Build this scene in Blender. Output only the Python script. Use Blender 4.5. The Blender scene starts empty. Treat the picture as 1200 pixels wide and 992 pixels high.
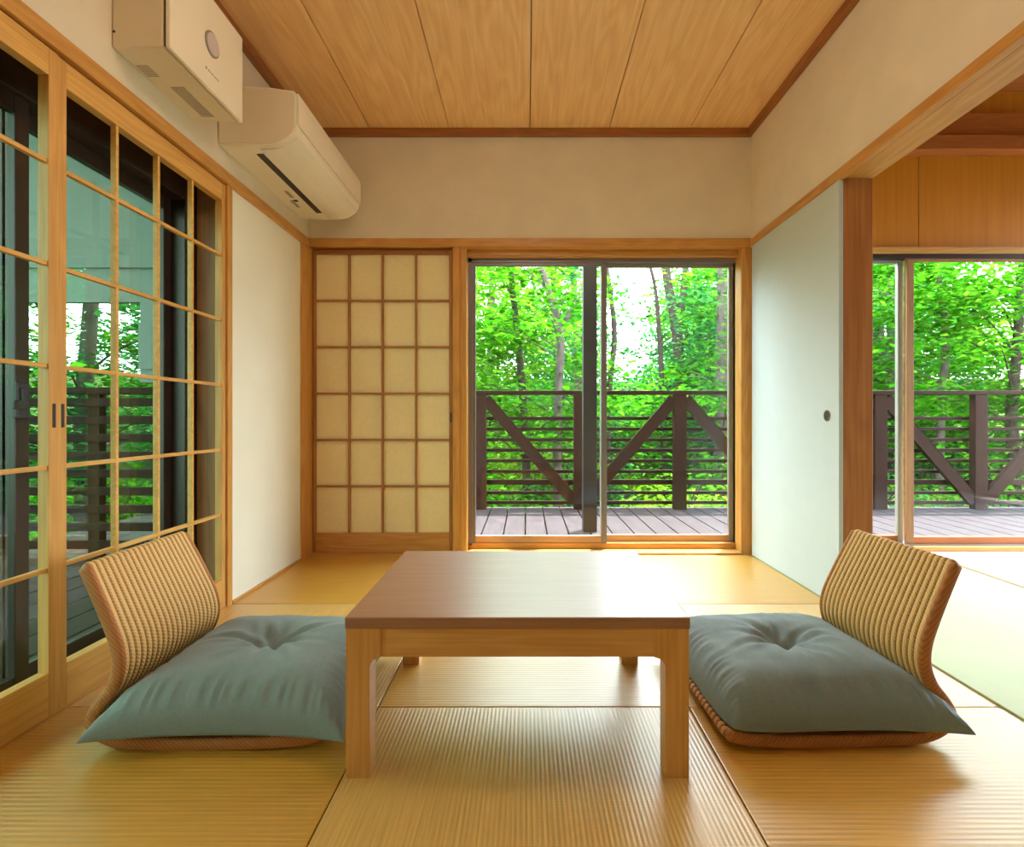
import bpy, bmesh, math, random
from mathutils import Vector, Matrix, noise
R = random.Random(7)
PI = math.pi
scn = bpy.context.scene
col = scn.collection

# ------------------------------------------------------------------ helpers
def lin(r, g, b):
    f = lambda c: c / 12.92 if c <= 0.04045 else ((c + 0.055) / 1.055) ** 2.4
    return (f(r / 255), f(g / 255), f(b / 255), 1.0)

class MB:
    """collects shapes in one bmesh, then links them as ONE mesh object"""
    def __init__(self):
        self.bm = bmesh.new()
    def box(self, x0, x1, y0, y1, z0, z1, bev=0.0, rot=None):
        r = bmesh.ops.create_cube(self.bm, size=1.0)
        vs = r['verts']
        c = Vector(((x0 + x1) / 2, (y0 + y1) / 2, (z0 + z1) / 2))
        s = (abs(x1 - x0), abs(y1 - y0), abs(z1 - z0))
        for v in vs:
            p = Vector((v.co.x * s[0], v.co.y * s[1], v.co.z * s[2]))
            if rot is not None:
                p = rot @ p
            v.co = p + c
        if bev > 0:
            es = list({e for v in vs for e in v.link_edges})
            bmesh.ops.bevel(self.bm, geom=es, offset=bev, segments=2, profile=0.6, affect='EDGES')
        return self
    def bar(self, a, b, w, h, bev=0.0, up=(0, 0, 1)):
        """square bar from a to b; w across, h along `up`"""
        a, b = Vector(a), Vector(b)
        d = (b - a); L = d.length; d.normalize()
        u = Vector(up); u = (u - d * u.dot(d)).normalized()
        s = d.cross(u)
        m = Matrix((d, s, u)).transposed()
        c = (a + b) / 2
        r = bmesh.ops.create_cube(self.bm, size=1.0)
        vs = r['verts']
        for v in vs:
            v.co = m @ Vector((v.co.x * L, v.co.y * w, v.co.z * h)) + c
        if bev > 0:
            es = list({e for v in vs for e in v.link_edges})
            bmesh.ops.bevel(self.bm, geom=es, offset=bev, segments=2, profile=0.6, affect='EDGES')
        return self
    def tube(self, pts, rad, n=10, cap=True):
        pts = [Vector(p) for p in pts]
        if not hasattr(rad, '__len__'):
            rad = [rad] * len(pts)
        rings = []
        ref = None
        for i, p in enumerate(pts):
            if i == 0: d = pts[1] - p
            elif i == len(pts) - 1: d = p - pts[i - 1]
            else: d = pts[i + 1] - pts[i - 1]
            d.normalize()
            if ref is None:
                ref = Vector((1, 0, 0)) if abs(d.x) < 0.8 else Vector((0, 1, 0))
            u = (ref - d * ref.dot(d)).normalized()
            ref = u
            w = d.cross(u)
            rings.append([self.bm.verts.new(p + (u * math.cos(2 * PI * k / n) + w * math.sin(2 * PI * k / n)) * rad[i]) for k in range(n)])
        for i in range(len(rings) - 1):
            for k in range(n):
                f = self.bm.faces.new((rings[i][k], rings[i][(k + 1) % n], rings[i + 1][(k + 1) % n], rings[i + 1][k]))
                f.smooth = True
        if cap:
            self.bm.faces.new(rings[0][::-1]); self.bm.faces.new(rings[-1])
        return self
    def prism(self, prof, axis, a, b, smooth=False):
        """extrude a closed 2-D outline along axis ('x': prof=(y,z); 'y': prof=(x,z); 'z': prof=(x,y))"""
        def P(p, t):
            if axis == 'x': return (t, p[0], p[1])
            if axis == 'y': return (p[0], t, p[1])
            return (p[0], p[1], t)
        A = [self.bm.verts.new(P(p, a)) for p in prof]
        B = [self.bm.verts.new(P(p, b)) for p in prof]
        n = len(prof)
        for i in range(n):
            f = self.bm.faces.new((A[i], A[(i + 1) % n], B[(i + 1) % n], B[i]))
            f.smooth = smooth
        self.bm.faces.new(A[::-1]); self.bm.faces.new(B)
        return self
    def disc(self, c, r, depth, axis='x', n=32, bev=0.0):
        prof = [(r * math.cos(2 * PI * k / n), r * math.sin(2 * PI * k / n)) for k in range(n)]
        i = {'x': 0, 'y': 1, 'z': 2}[axis]
        o = [c[k] for k in range(3) if k != i]
        return self.prism([(p[0] + o[0], p[1] + o[1]) for p in prof], axis, c[i], c[i] + depth)
    def build(self, name, mat, parent=None, local=False, smooth_angle=None):
        bmesh.ops.recalc_face_normals(self.bm, faces=self.bm.faces)
        me = bpy.data.meshes.new(name)
        self.bm.to_mesh(me); self.bm.free()
        if mat: me.materials.append(mat)
        o = bpy.data.objects.new(name, me); col.objects.link(o)
        if parent is not None:
            o.parent = parent
            if not local:
                off = parent['_o'] if '_o' in parent.keys() else (0, 0, 0)
                me.transform(Matrix.Translation(-Vector(off)))
        return o

def tag(o, label, cat, group=None, kind=None):
    o['label'] = label; o['category'] = cat
    if group: o['group'] = group
    if kind: o['kind'] = kind
    return o

def thing(name, label, cat, loc=(0, 0, 0), rotz=0.0, group=None):
    o = bpy.data.objects.new(name, None); col.objects.link(o)
    o.location = loc; o.rotation_euler = (0, 0, rotz)
    o['_o'] = tuple(loc)
    return tag(o, label, cat, group)

def struct(o):
    o['kind'] = 'structure'
    return o

def holder(name, loc=(0, 0, 0)):
    o = bpy.data.objects.new(name, None); col.objects.link(o)
    o.location = loc; o['_o'] = tuple(loc); o['kind'] = 'structure'
    return o

# ------------------------------------------------------------------ materials
def newmat(name):
    m = bpy.data.materials.new(name); m.use_nodes = True
    nt = m.node_tree
    b = nt.nodes['Principled BSDF']
    return m, nt, b

def nd(nt, t, **kw):
    n = nt.nodes.new(t)
    for k, v in kw.items():
        setattr(n, k, v)
    return n

def ramp(nt, stops):
    r = nd(nt, 'ShaderNodeValToRGB')
    e = r.color_ramp.elements
    e[0].position, e[0].color = stops[0]
    e[1].position, e[1].color = stops[-1]
    for p, c in stops[1:-1]:
        x = e.new(p); x.color = c
    return r

def plain(name, c, rough=0.5, spec=0.5, metal=0.0, noise_amt=0.0, nscale=30, bump=0.0, bscale=200):
    m, nt, b = newmat(name)
    b.inputs['Base Color'].default_value = c
    b.inputs['Roughness'].default_value = rough
    b.inputs['Specular IOR Level'].default_value = spec
    b.inputs['Metallic'].default_value = metal
    tc = nd(nt, 'ShaderNodeTexCoord')
    if noise_amt > 0:
        n = nd(nt, 'ShaderNodeTexNoise'); n.inputs['Scale'].default_value = nscale; n.inputs['Detail'].default_value = 5
        nt.links.new(tc.outputs['Object'], n.inputs['Vector'])
        lo = tuple(x * (1 - noise_amt) for x in c[:3]) + (1,)
        hi = tuple(min(1, x * (1 + noise_amt)) for x in c[:3]) + (1,)
        r = ramp(nt, [(0.3, lo), (0.7, hi)])
        nt.links.new(n.outputs['Fac'], r.inputs['Fac']); nt.links.new(r.outputs['Color'], b.inputs['Base Color'])
    if bump > 0:
        n2 = nd(nt, 'ShaderNodeTexNoise'); n2.inputs['Scale'].default_value = bscale; n2.inputs['Detail'].default_value = 3
        nt.links.new(tc.outputs['Object'], n2.inputs['Vector'])
        bp = nd(nt, 'ShaderNodeBump'); bp.inputs['Strength'].default_value = bump; bp.inputs['Distance'].default_value = 0.003
        nt.links.new(n2.outputs['Fac'], bp.inputs['Height']); nt.links.new(bp.outputs['Normal'], b.inputs['Normal'])
    return m

def wood(name, c_dark, c_light, axis='z', rough=0.45, scale=1.0, spec=0.4, contrast=1.0, soft=0.36):
    """long fibres along `axis` with cathedral bands"""
    m, nt, b = newmat(name)
    tc = nd(nt, 'ShaderNodeTexCoord')
    oi = nd(nt, 'ShaderNodeObjectInfo')
    mul = nd(nt, 'ShaderNodeVectorMath', operation='SCALE'); mul.inputs[0].default_value = (7.3, 5.1, 9.7)
    nt.links.new(oi.outputs['Random'], mul.inputs['Scale'])
    add = nd(nt, 'ShaderNodeVectorMath', operation='ADD')
    nt.links.new(tc.outputs['Object'], add.inputs[0]); nt.links.new(mul.outputs['Vector'], add.inputs[1])
    def mp(s_long, s_cross):
        k = nd(nt, 'ShaderNodeMapping')
        s = [s_cross] * 3; s['xyz'.index(axis)] = s_long
        k.inputs['Scale'].default_value = s
        nt.links.new(add.outputs['Vector'], k.inputs['Vector'])
        return k
    fine = nd(nt, 'ShaderNodeTexNoise'); fine.inputs['Scale'].default_value = 1; fine.inputs['Detail'].default_value = 6
    nt.links.new(mp(4 * scale, 140 * scale).outputs['Vector'], fine.inputs['Vector'])
    broad = nd(nt, 'ShaderNodeTexNoise'); broad.inputs['Scale'].default_value = 1; broad.inputs['Detail'].default_value = 2
    nt.links.new(mp(0.9 * scale, 6 * scale).outputs['Vector'], broad.inputs['Vector'])
    # rings: bands of a warped low-frequency field
    w1 = nd(nt, 'ShaderNodeMath', operation='MULTIPLY'); w1.inputs[1].default_value = 70.0
    nt.links.new(broad.outputs['Fac'], w1.inputs[0])
    sn = nd(nt, 'ShaderNodeMath', operation='SINE'); nt.links.new(w1.outputs[0], sn.inputs[0])
    a1 = nd(nt, 'ShaderNodeMath', operation='MULTIPLY_ADD'); a1.inputs[1].default_value = 0.11 * contrast; a1.inputs[2].default_value = 0.0
    nt.links.new(sn.outputs[0], a1.inputs[0])
    a2 = nd(nt, 'ShaderNodeMath', operation='ADD'); nt.links.new(fine.outputs['Fac'], a2.inputs[0]); nt.links.new(a1.outputs[0], a2.inputs[1])
    r = ramp(nt, [(0.5 - soft, c_dark), (0.5 + soft, c_light)])
    nt.links.new(a2.outputs[0], r.inputs['Fac'])
    nt.links.new(r.outputs['Color'], b.inputs['Base Color'])
    b.inputs['Roughness'].default_value = rough
    b.inputs['Specular IOR Level'].default_value = spec
    return m

def tatami_mat(name, along, tint):
    """woven rush: ribs run along `along` ('x' or 'y')"""
    m, nt, b = newmat(name)
    tc = nd(nt, 'ShaderNodeTexCoord')
    sep = nd(nt, 'ShaderNodeSeparateXYZ'); nt.links.new(tc.outputs['Object'], sep.inputs[0])
    across = sep.outputs['Y'] if along == 'x' else sep.outputs['X']
    longc = sep.outputs['X'] if along == 'x' else sep.outputs['Y']
    s1 = nd(nt, 'ShaderNodeMath', operation='MULTIPLY'); s1.inputs[1].default_value = 2 * PI / (0.0140 if along == 'x' else 0.0105)
    nt.links.new(across, s1.inputs[0])
    sn = nd(nt, 'ShaderNodeMath', operation='SINE'); nt.links.new(s1.outputs[0], sn.inputs[0])
    # little weave stitches along the rib
    s2 = nd(nt, 'ShaderNodeMath', operation='MULTIPLY'); s2.inputs[1].default_value = 2 * PI / 0.006
    nt.links.new(longc, s2.inputs[0])
    sn2 = nd(nt, 'ShaderNodeMath', operation='SINE'); nt.links.new(s2.outputs[0], sn2.inputs[0])
    h = nd(nt, 'ShaderNodeMath', operation='MULTIPLY_ADD'); h.inputs[1].default_value = 0.18
    nt.links.new(sn2.outputs[0], h.inputs[0]); nt.links.new(sn.outputs[0], h.inputs[2])
    n = nd(nt, 'ShaderNodeTexNoise'); n.inputs['Scale'].default_value = 1; n.inputs['Detail'].default_value = 4
    mp = nd(nt, 'ShaderNodeMapping'); mp.inputs['Scale'].default_value = (5, 260, 5) if along == 'x' else (260, 5, 5)
    nt.links.new(tc.outputs['Object'], mp.inputs['Vector']); nt.links.new(mp.outputs['Vector'], n.inputs['Vector'])
    f = nd(nt, 'ShaderNodeMath', operation='MULTIPLY_ADD'); f.inputs[1].default_value = 0.05
    nt.links.new(sn.outputs[0], f.inputs[0]); nt.links.new(n.outputs['Fac'], f.inputs[2])
    lo = tuple(x * 0.78 for x in tint[:3]) + (1,)
    hi = tuple(min(1, x * 1.12) for x in tint[:3]) + (1,)
    r = ramp(nt, [(0.3, lo), (0.72, hi)])
    nt.links.new(f.outputs[0], r.inputs['Fac']); nt.links.new(r.outputs['Color'], b.inputs['Base Color'])
    bp = nd(nt, 'ShaderNodeBump'); bp.inputs['Strength'].default_value = 0.26; bp.inputs['Distance'].default_value = 0.0013
    nt.links.new(h.outputs[0], bp.inputs['Height']); nt.links.new(bp.outputs['Normal'], b.inputs['Normal'])
    b.inputs['Roughness'].default_value = 0.36
    b.inputs['Specular IOR Level'].default_value = 0.8
    b.inputs['Coat Weight'].default_value = 0.45 if along == 'x' else 0.38; b.inputs['Coat Roughness'].default_value = 0.36 if along == 'x' else 0.45; b.inputs['Coat IOR'].default_value = 1.55 if along == 'x' else 1.6
    return m

def glass(name, tint, refl=1.0):
    m = bpy.data.materials.new(name); m.use_nodes = True
    nt = m.node_tree; nt.nodes.clear()
    out = nd(nt, 'ShaderNodeOutputMaterial')
    tr = nd(nt, 'ShaderNodeBsdfTransparent'); tr.inputs['Color'].default_value = tint
    gl = nd(nt, 'ShaderNodeBsdfGlossy'); gl.inputs['Roughness'].default_value = 0.0
    gl.inputs['Color'].default_value = (refl, refl, refl, 1)
    fr = nd(nt, 'ShaderNodeFresnel'); fr.inputs['IOR'].default_value = 1.45
    # both faces of the thin pane reflect like air-to-glass (no internal reflection in an unbent ray)
    ge = nd(nt, 'ShaderNodeNewGeometry')
    io = nd(nt, 'ShaderNodeMath', operation='MULTIPLY_ADD'); io.inputs[1].default_value = 1 / 1.45 - 1.45; io.inputs[2].default_value = 1.45
    nt.links.new(ge.outputs['Backfacing'], io.inputs[0]); nt.links.new(io.outputs[0], fr.inputs['IOR'])
    mx = nd(nt, 'ShaderNodeMixShader')
    nt.links.new(fr.outputs[0], mx.inputs[0]); nt.links.new(tr.outputs[0], mx.inputs[1]); nt.links.new(gl.outputs[0], mx.inputs[2])
    nt.links.new(mx.outputs[0], out.inputs['Surface'])
    return m

def leafmat(name, cols, transl=0.55):
    m = bpy.data.materials.new(name); m.use_nodes = True
    nt = m.node_tree; nt.nodes.clear()
    out = nd(nt, 'ShaderNodeOutputMaterial')
    g = nd(nt, 'ShaderNodeNewGeometry')
    r = ramp(nt, [(i / (len(cols) - 1), c) for i, c in enumerate(cols)])
    nt.links.new(g.outputs['Random Per Island'], r.inputs['Fac'])
    df = nd(nt, 'ShaderNodeBsdfDiffuse'); tl = nd(nt, 'ShaderNodeBsdfTranslucent')
    nt.links.new(r.outputs['Color'], df.inputs['Color']); nt.links.new(r.outputs['Color'], tl.inputs['Color'])
    mx = nd(nt, 'ShaderNodeMixShader'); mx.inputs[0].default_value = transl
    nt.links.new(df.outputs[0], mx.inputs[1]); nt.links.new(tl.outputs[0], mx.inputs[2])
    nt.links.new(mx.outputs[0], out.inputs['Surface'])
    return m

FILL_STRENGTH = 14.0  # emission of the added fill lamp
M = {}
M['plaster'] = plain('sand_plaster', lin(226, 218, 200), 0.9, 0.1, noise_amt=0.04, nscale=6, bump=0.25, bscale=350)
M['panel_white'] = plain('white_wall_panel', lin(234, 234, 220), 0.8, 0.2, noise_amt=0.02, nscale=4)
M['fusuma'] = plain('fusuma_paper', lin(196, 210, 214), 0.7, 0.25, noise_amt=0.015, nscale=12)
M['ceil'] = wood('ceiling_board', lin(226, 180, 126), lin(246, 210, 156), 'y', 0.5, 0.8, 0.3, 1.2)
M['trim_x'] = wood('trim_wood_x', lin(180, 124, 60), lin(212, 160, 88), 'x', 0.4)
M['trim_y'] = wood('trim_wood_y', lin(180, 124, 60), lin(212, 160, 88), 'y', 0.4)
M['trim_z'] = wood('trim_wood_z', lin(184, 128, 60), lin(216, 164, 88), 'z', 0.4)
M['trimdark_x'] = wood('brown_trim_x', lin(140, 86, 42), lin(172, 110, 58), 'x', 0.45)
M['trimdark_y'] = wood('brown_trim_y', lin(140, 86, 42), lin(172, 110, 58), 'y', 0.45)
M['post'] = wood('cedar_post', lin(160, 98, 48), lin(192, 130, 72), 'z', 0.5, 0.7, contrast=1.2)
M['jamb'] = wood('walnut_jamb', lin(134, 94, 58), lin(164, 120, 76), 'z', 0.5, 0.7)
M['lattice_z'] = wood('lattice_wood_z', lin(186, 132, 66), lin(216, 166, 94), 'z', 0.45)
M['lattice_y'] = wood('lattice_wood_y', lin(196, 144, 72), lin(224, 176, 100), 'y', 0.45)
M['shoji_z'] = wood('shoji_wood_z', lin(150, 98, 48), lin(182, 126, 68), 'z', 0.5)
M['paper'] = plain('shoji_paper', lin(240, 228, 182), 0.85, 0.1, noise_amt=0.03, nscale=60)
M['plywood'] = wood('orange_plywood', lin(184, 110, 20), lin(204, 130, 32), 'z', 0.45, 0.35, contrast=0.5)
M['redbeam'] = wood('red_brown_beam', lin(150, 82, 36), lin(180, 104, 50), 'x', 0.45)
M['tabletop'] = wood('walnut_table_top', lin(138, 94, 66), lin(168, 120, 88), 'x', 0.34, 1.0, 0.8, 0.5)
M['tabletop'].node_tree.nodes['Principled BSDF'].inputs['Coat Weight'].default_value = 0.42
M['tabletop'].node_tree.nodes['Principled BSDF'].inputs['Coat Roughness'].default_value = 0.5
M['tabletop'].node_tree.nodes['Principled BSDF'].inputs['Coat IOR'].default_value = 1.75
M['tableleg_z'] = wood('ash_leg', lin(196, 142, 74), lin(224, 176, 106), 'z', 0.4)
M['tableleg_x'] = wood('ash_apron_x', lin(198, 146, 80), lin(222, 176, 108), 'x', 0.4)
M['tableleg_y'] = wood('ash_apron_y', lin(198, 146, 80), lin(222, 176, 108), 'y', 0.4)
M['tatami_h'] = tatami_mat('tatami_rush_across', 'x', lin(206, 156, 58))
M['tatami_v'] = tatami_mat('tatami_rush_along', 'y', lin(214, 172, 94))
M['ac'] = plain('appliance_white', lin(240, 234, 220), 0.35, 0.5)
M['ac_flap'] = plain('appliance_flap_white', lin(238, 234, 224), 0.25, 0.5)
M['ac_side'] = plain('appliance_side_beige', lin(228, 218, 196), 0.45, 0.4)
M['darkplastic'] = plain('dark_plastic', lin(42, 40, 42), 0.5)
M['greyplastic'] = plain('grey_plastic', lin(150, 146, 136), 0.5)
M['badge_reflection'] = plain('satin_badge', lin(206, 198, 206), 0.3, 0.6, 0.0)  # lavender reflection of the chrome put into a plain base colour
M['bronze'] = plain('dark_bronze_aluminium', lin(52, 40, 34), 0.35, 0.5, 0.2)
M['greyframe'] = plain('grey_aluminium', lin(128, 124, 130), 0.35, 0.5, 0.3)
M['silver'] = plain('silver_stile', lin(158, 156, 148), 0.4, 0.5, 0.3)
M['tanrail'] = wood('tan_rail', lin(176, 134, 98), lin(200, 160, 122), 'x', 0.45)
M['pull'] = plain('dark_finger_pull', lin(48, 34, 24), 0.5)
M['brass'] = plain('bronze_pull', lin(120, 96, 62), 0.35, 0.5, 0.6)
M['glass'] = glass('window_glass', (0.93, 0.96, 0.95, 1))
M['greenglass'] = glass('green_tinted_glass', (0.44, 0.56, 0.485, 1), 1.0)
M['deck'] = wood('weathered_deck', lin(40, 34, 38), lin(66, 58, 64), 'y', 0.8, 0.8, 0.15)
M['railwood'] = wood('dark_stained_rail', lin(34, 17, 12), lin(50, 27, 20), 'x', 0.6, 1, 0.12)
M['railwood_z'] = wood('dark_stained_post', lin(38, 19, 14), lin(54, 29, 22), 'z', 0.6, 1, 0.12)
M['roofpost'] = plain('black_post', lin(34, 28, 30), 0.5)
M['adjfloor'] = plain('pale_rush_floor', lin(158, 164, 112), 0.5, 0.5, noise_amt=0.05, nscale=5)
M['greyfloor'] = plain('pale_grey_carpet', lin(150, 150, 152), 0.8, 0.15, noise_amt=0.10, nscale=14, bump=0.3)
M['soffit'] = plain('pale_exterior_render', lin(140, 146, 142), 0.9, 0.1, noise_amt=0.03)
M['bark'] = plain('dark_bark', lin(56, 47, 44), 0.9, 0.1, noise_amt=0.35, nscale=14, bump=0.6, bscale=40)
M['barkpale'] = plain('pale_bark', lin(84, 76, 72), 0.9, 0.1, noise_amt=0.35, nscale=12, bump=0.6, bscale=40)
M['soil'] = plain('forest_soil', lin(62, 70, 36), 0.95, 0.1, noise_amt=0.4, nscale=2)

def leafset(a, b, c): return [lin(*a), lin(*b), lin(*c)]
M['leaf_bright'] = leafmat('bright_leaf', leafset((26, 86, 7), (54, 128, 15), (98, 157, 34)))
M['leaf_cool'] = leafmat('cool_leaf', leafset((23, 76, 33), (41, 108, 49), (76, 138, 72)))
M['leaf_lime'] = leafmat('lime_leaf', leafset((54, 107, 12), (95, 146, 26), (138, 170, 52)))

# ------------------------------------------------------------------ dimensions
XL, XR, YB, ZC = -1.275, 1.315, 3.28, 2.485
YR = -1.6          # rear of the rooms, behind the camera
XE = 4.9           # far side of the adjoining room

# ------------------------------------------------------------------ shell
# floor slab under the mats, and the rear floor
m = MB(); m.box(XL - 0.2, XE, YR, 3.42, -0.2, -0.035); m.box(XL, XR, YR, 0.69, -0.04, 0.0)
struct(m.build('floor', M['tatami_h']))
m = MB(); m.box(1.375, 2.345, YR, 3.36, -0.034, 0.0); struct(m.build('floor_side', M['adjfloor']))
m = MB(); m.box(2.37, XE, YR, 3.36, -0.034, 0.0); struct(m.build('floor_carpet', M['greyfloor']))

# left wall (opening y .69..2.376, z 0..1.80)
m = MB()
m.box(-1.43, XL, YR, 3.42, 1.84, 2.7)
m.box(-1.43, XL, YR, 0.66, -0.2, 1.84)
struct(m.build('wall_left', M['plaster']))
m = MB(); m.box(-1.43, XL, 2.417, 3.17, -0.05, 1.80); struct(m.build('wall_left_panel', M['panel_white']))
# back wall: above the head rail, and behind the shoji
m = MB()
m.box(-1.43, 1.459, YB, 3.42, 1.84, 2.7)
m.box(-1.43, -0.42, 3.36, 3.42, -0.2, 1.84)
struct(m.build('wall_back', M['plaster']))
# right wall above the opening, and behind the fusuma
m = MB()
m.box(XR, 1.459, YR, YB, 1.83, 3.3)
m.box(1.365, 1.445, 2.49, 3.42, -0.05, 1.83)
struct(m.build('wall_right', M['plaster']))
# adjoining room: plywood wall over the glass doors, end wall
m = MB()
for x0, x1 in ((1.459, 2.392), (2.398, 3.30), (3.306, 4.21), (4.216, XE)):
    m.box(x0, x1, 3.42, 3.50, 1.836, 3.3, 0.002)
struct(m.build('wall_side_back', M['plywood']))
m = MB(); m.box(XE, XE + 0.12, YR, 1.45, -0.2, 3.4); m.box(XE, XE + 0.12, 3.2, 3.5, -0.2, 3.4); m.box(XE, XE + 0.12, 1.45, 3.2, 2.1, 3.4); m.box(XE, XE + 0.12, 1.45, 3.2, -0.2, 0.02); struct(m.build('wall_side_end', M['plaster']))  # opening in this unseen wall is added to let in side daylight
m = MB()
m.box(-1.43, XE + 0.12, YR - 0.12, YR, -0.2, 3.4)
struct(m.build('wall_rear', M['plaster']))

# ceiling boards
m = MB()
xs = [XL - 0.02, -0.91, -0.45, 0.02, 0.48, 0.95, XR + 0.02]
for a, b in zip(xs, xs[1:]):
    m.box(a + 0.002, b - 0.002, YR, YB + 0.02, ZC, ZC + 0.03, 0.0025)
struct(m.build('ceiling', M['ceil']))
m = MB(); m.box(-1.6, 1.459, YR - 0.12, 3.5, ZC + 0.035, ZC + 0.2)
m.box(-3.3, 1.459, YR - 0.12, 4.06, ZC + 0.2, ZC + 0.36)  # unseen left stretch over the side yard is added to dim its light
struct(m.build('roof', M['soffit']))
# sloping ceiling over the adjoining room
m = MB()
m.prism([(YR - 0.1, 3.25), (3.6, 2.78), (3.6, 2.9), (YR - 0.1, 3.37)], 'x', 1.459, XE + 0.1)
struct(m.build('ceiling_side', M['redbeam']))
m = MB(); m.box(1.459, XE + 0.1, 3.5, 4.06, 2.78, 2.9); struct(m.build('roof_eave', M['soffit']))

# ---------------------------------------------------------------- trims
tn = [0]
def trim(mb, mat):
    tn[0] += 1
    o = mb.build('trim_%d' % tn[0], mat)
    return struct(o)
# ceiling edge
m = MB(); m.box(XL, XR, YB - 0.035, YB, 2.445, ZC, 0.003); trim(m, M['trimdark_x'])
m = MB(); m.box(XL, XL + 0.035, YR, YB - 0.035, 2.445, ZC, 0.003); trim(m, M['trimdark_y'])
m = MB(); m.box(XR - 0.03, XR, YR, YB - 0.035, 2.445, ZC, 0.003); trim(m, M['trimdark_y'])
# head rails
m = MB(); m.box(XL, XR, YB - 0.012, YB + 0.10, 1.805, 1.852, 0.002); trim(m, M['trim_x'])
m = MB(); m.box(-1.40, XL + 0.014, YR, YB - 0.02, 1.793, 1.843, 0.002); trim(m, M['trim_y'])
m = MB()
m.box(XR - 0.012, 1.333, YR, YB - 0.02, 1.803, 1.842, 0.002)
m.box(1.345, 1.459, YR, YB - 0.02, 1.811, 1.842, 0.002)
m.box(1.333, 1.347, YR, YB - 0.02, 1.822, 1.842)
trim(m, M['trim_y'])
# back-left corner post
m = MB(); m.box(-1.40, XL + 0.006, 3.155, YB + 0.10, -0.02, 1.80, 0.003); trim(m, M['trim_z'])
# post between shoji and window (two faces, stepped)
m = MB(); m.box(-0.432, -0.392, YB + 0.0, 3.42, -0.02, 1.806, 0.003); m.box(-0.394, -0.352, YB + 0.012, 3.44, -0.02, 1.806, 0.003); trim(m, M['trim_z'])
# right jamb of the window
m = MB(); m.box(1.262, 1.330, YB + 0.012, 3.42, -0.02, 1.806, 0.003); trim(m, M['trim_z'])
m = MB(); m.box(-0.352, 1.262, YB + 0.055, 3.42, 1.768, 1.806, 0.002); trim(m, M['trim_x'])
# big cedar post by the fusuma
m = MB(); m.box(1.333, 1.459, 2.357, 2.48, -0.05, 1.812, 0.003); trim(m, M['post'])
# thresholds
m = MB(); m.box(-0.43, 1.262, YB, 3.44, -0.04, 0.012, 0.002); trim(m, M['trim_x'])
m = MB(); m.box(XL - 0.11, XL, 0.66, 2.417, -0.04, 0.006, 0.002); trim(m, M['trim_y'])
m = MB(); m.box(XR, 1.375, YR, 2.350, -0.04, 0.006, 0.002); m.box(XR - 0.004, 1.332, 2.352, YB, -0.04, 0.004, 0.001); trim(m, M['adjfloor'])
m = MB(); m.box(2.345, 2.37, YR, 3.36, -0.04, 0.004, 0.001); trim(m, M['jamb'])
m = MB(); m.box(XL, -0.43, YB + 0.0, 3.36, -0.04, 0.006, 0.001); trim(m, M['trim_x'])
m = MB(); m.box(XL, XL + 0.010, 2.417, 3.155, -0.01, 0.012, 0.001); trim(m, M['trim_y'])
# left opening: far jamb (deep walnut reveal, light edge), near jamb, head lining
m = MB(); m.box(-1.40, XL - 0.012, 2.376, 2.417, -0.03, 1.80, 0.002); trim(m, M['jamb'])
m = MB(); m.box(XL - 0.012, XL + 0.006, 2.378, 2.417, -0.03, 1.795, 0.002); trim(m, M['trim_z'])
m = MB(); m.box(-1.40, XL + 0.006, 0.655, 0.69, -0.03, 1.795, 0.002); trim(m, M['trim_z'])
# adjoining room: head bar, beams over the doors
m = MB(); m.box(1.459, XE, 3.385, 3.46, 1.797, 1.838, 0.003); trim(m, M['trim_x'])
m = MB(); m.box(1.459, XE, 3.33, 3.42, 2.40, 2.485, 0.004); trim(m, M['redbeam'])
m = MB(); m.box(1.459, XE, 3.345, 3.42, 2.485, 2.494, 0.001); trim(m, M['trim_x'])
m = MB(); m.box(1.459, XE, 3.37, 3.42, 2.494, 2.64, 0.003); trim(m, M['redbeam'])
m = MB(); m.box(1.459, XE, 3.36, 3.50, -0.05, 0.028, 0.003); trim(m, M['trim_x'])
m = MB(); m.box(XE - 0.1, XE, 3.38, 3.46, 0, 1.80, 0.003); trim(m, M['trim_z'])

# ---------------------------------------------------------------- windows
# back window: two sliding sashes
w = holder('window_1', (0.45, 3.42, 0.0))
m = MB()
m.box(-0.356, -0.328, 3.385, 3.475, 0.03, 1.772, 0.002); m.box(1.262, 1.300, 3.385, 3.475, 0.03, 1.772, 0.002)
m.box(-0.356, 1.300, 3.385, 3.475, 1.742, 1.772, 0.002)
m.build('window_frame', M['greyframe'], w)
m = MB(); m.box(-0.356, 1.300, 3.385, 3.475, 0.012, 0.046, 0.002); m.build('window_sill', M['trim_x'], w)
def sash(par, x0, x1, y, z0, z1, stl, str_, rb, rt, mat_s, mat_b, gmat, nm='sash'):
    m = MB()
    m.box(x0, x0 + stl, y - 0.014, y + 0.014, z0, z1, 0.002)
    m.box(x1 - str_, x1, y - 0.014, y + 0.014, z0, z1, 0.002)
    m.box(x0 + stl, x1 - str_, y - 0.012, y + 0.012, z1 - rt, z1, 0.002)
    s = m.build(nm, mat_s, par)
    m = MB(); m.box(x0 + stl, x1 - str_, y - 0.0135, y + 0.0135, z0, z0 + rb, 0.002)
    m.build('bottom_rail', mat_b, s); s.children[-1].parent = s
    m = MB(); m.box(x0 + stl - 0.003, x1 - str_ + 0.003, y - 0.003, y + 0.003, z0 + rb - 0.003, z1 - rt + 0.003)
    m.build('glass_pane', gmat, s)
    for c in s.children:
        c.data.transform(Matrix.Translation(-Vector(par['_o'])))
    return s
sash(w, -0.330, 0.487, 3.405, 0.046, 1.744, 0.022, 0.034, 0.042, 0.020, M['greyframe'], M['tanrail'], M['glass'])
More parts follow.
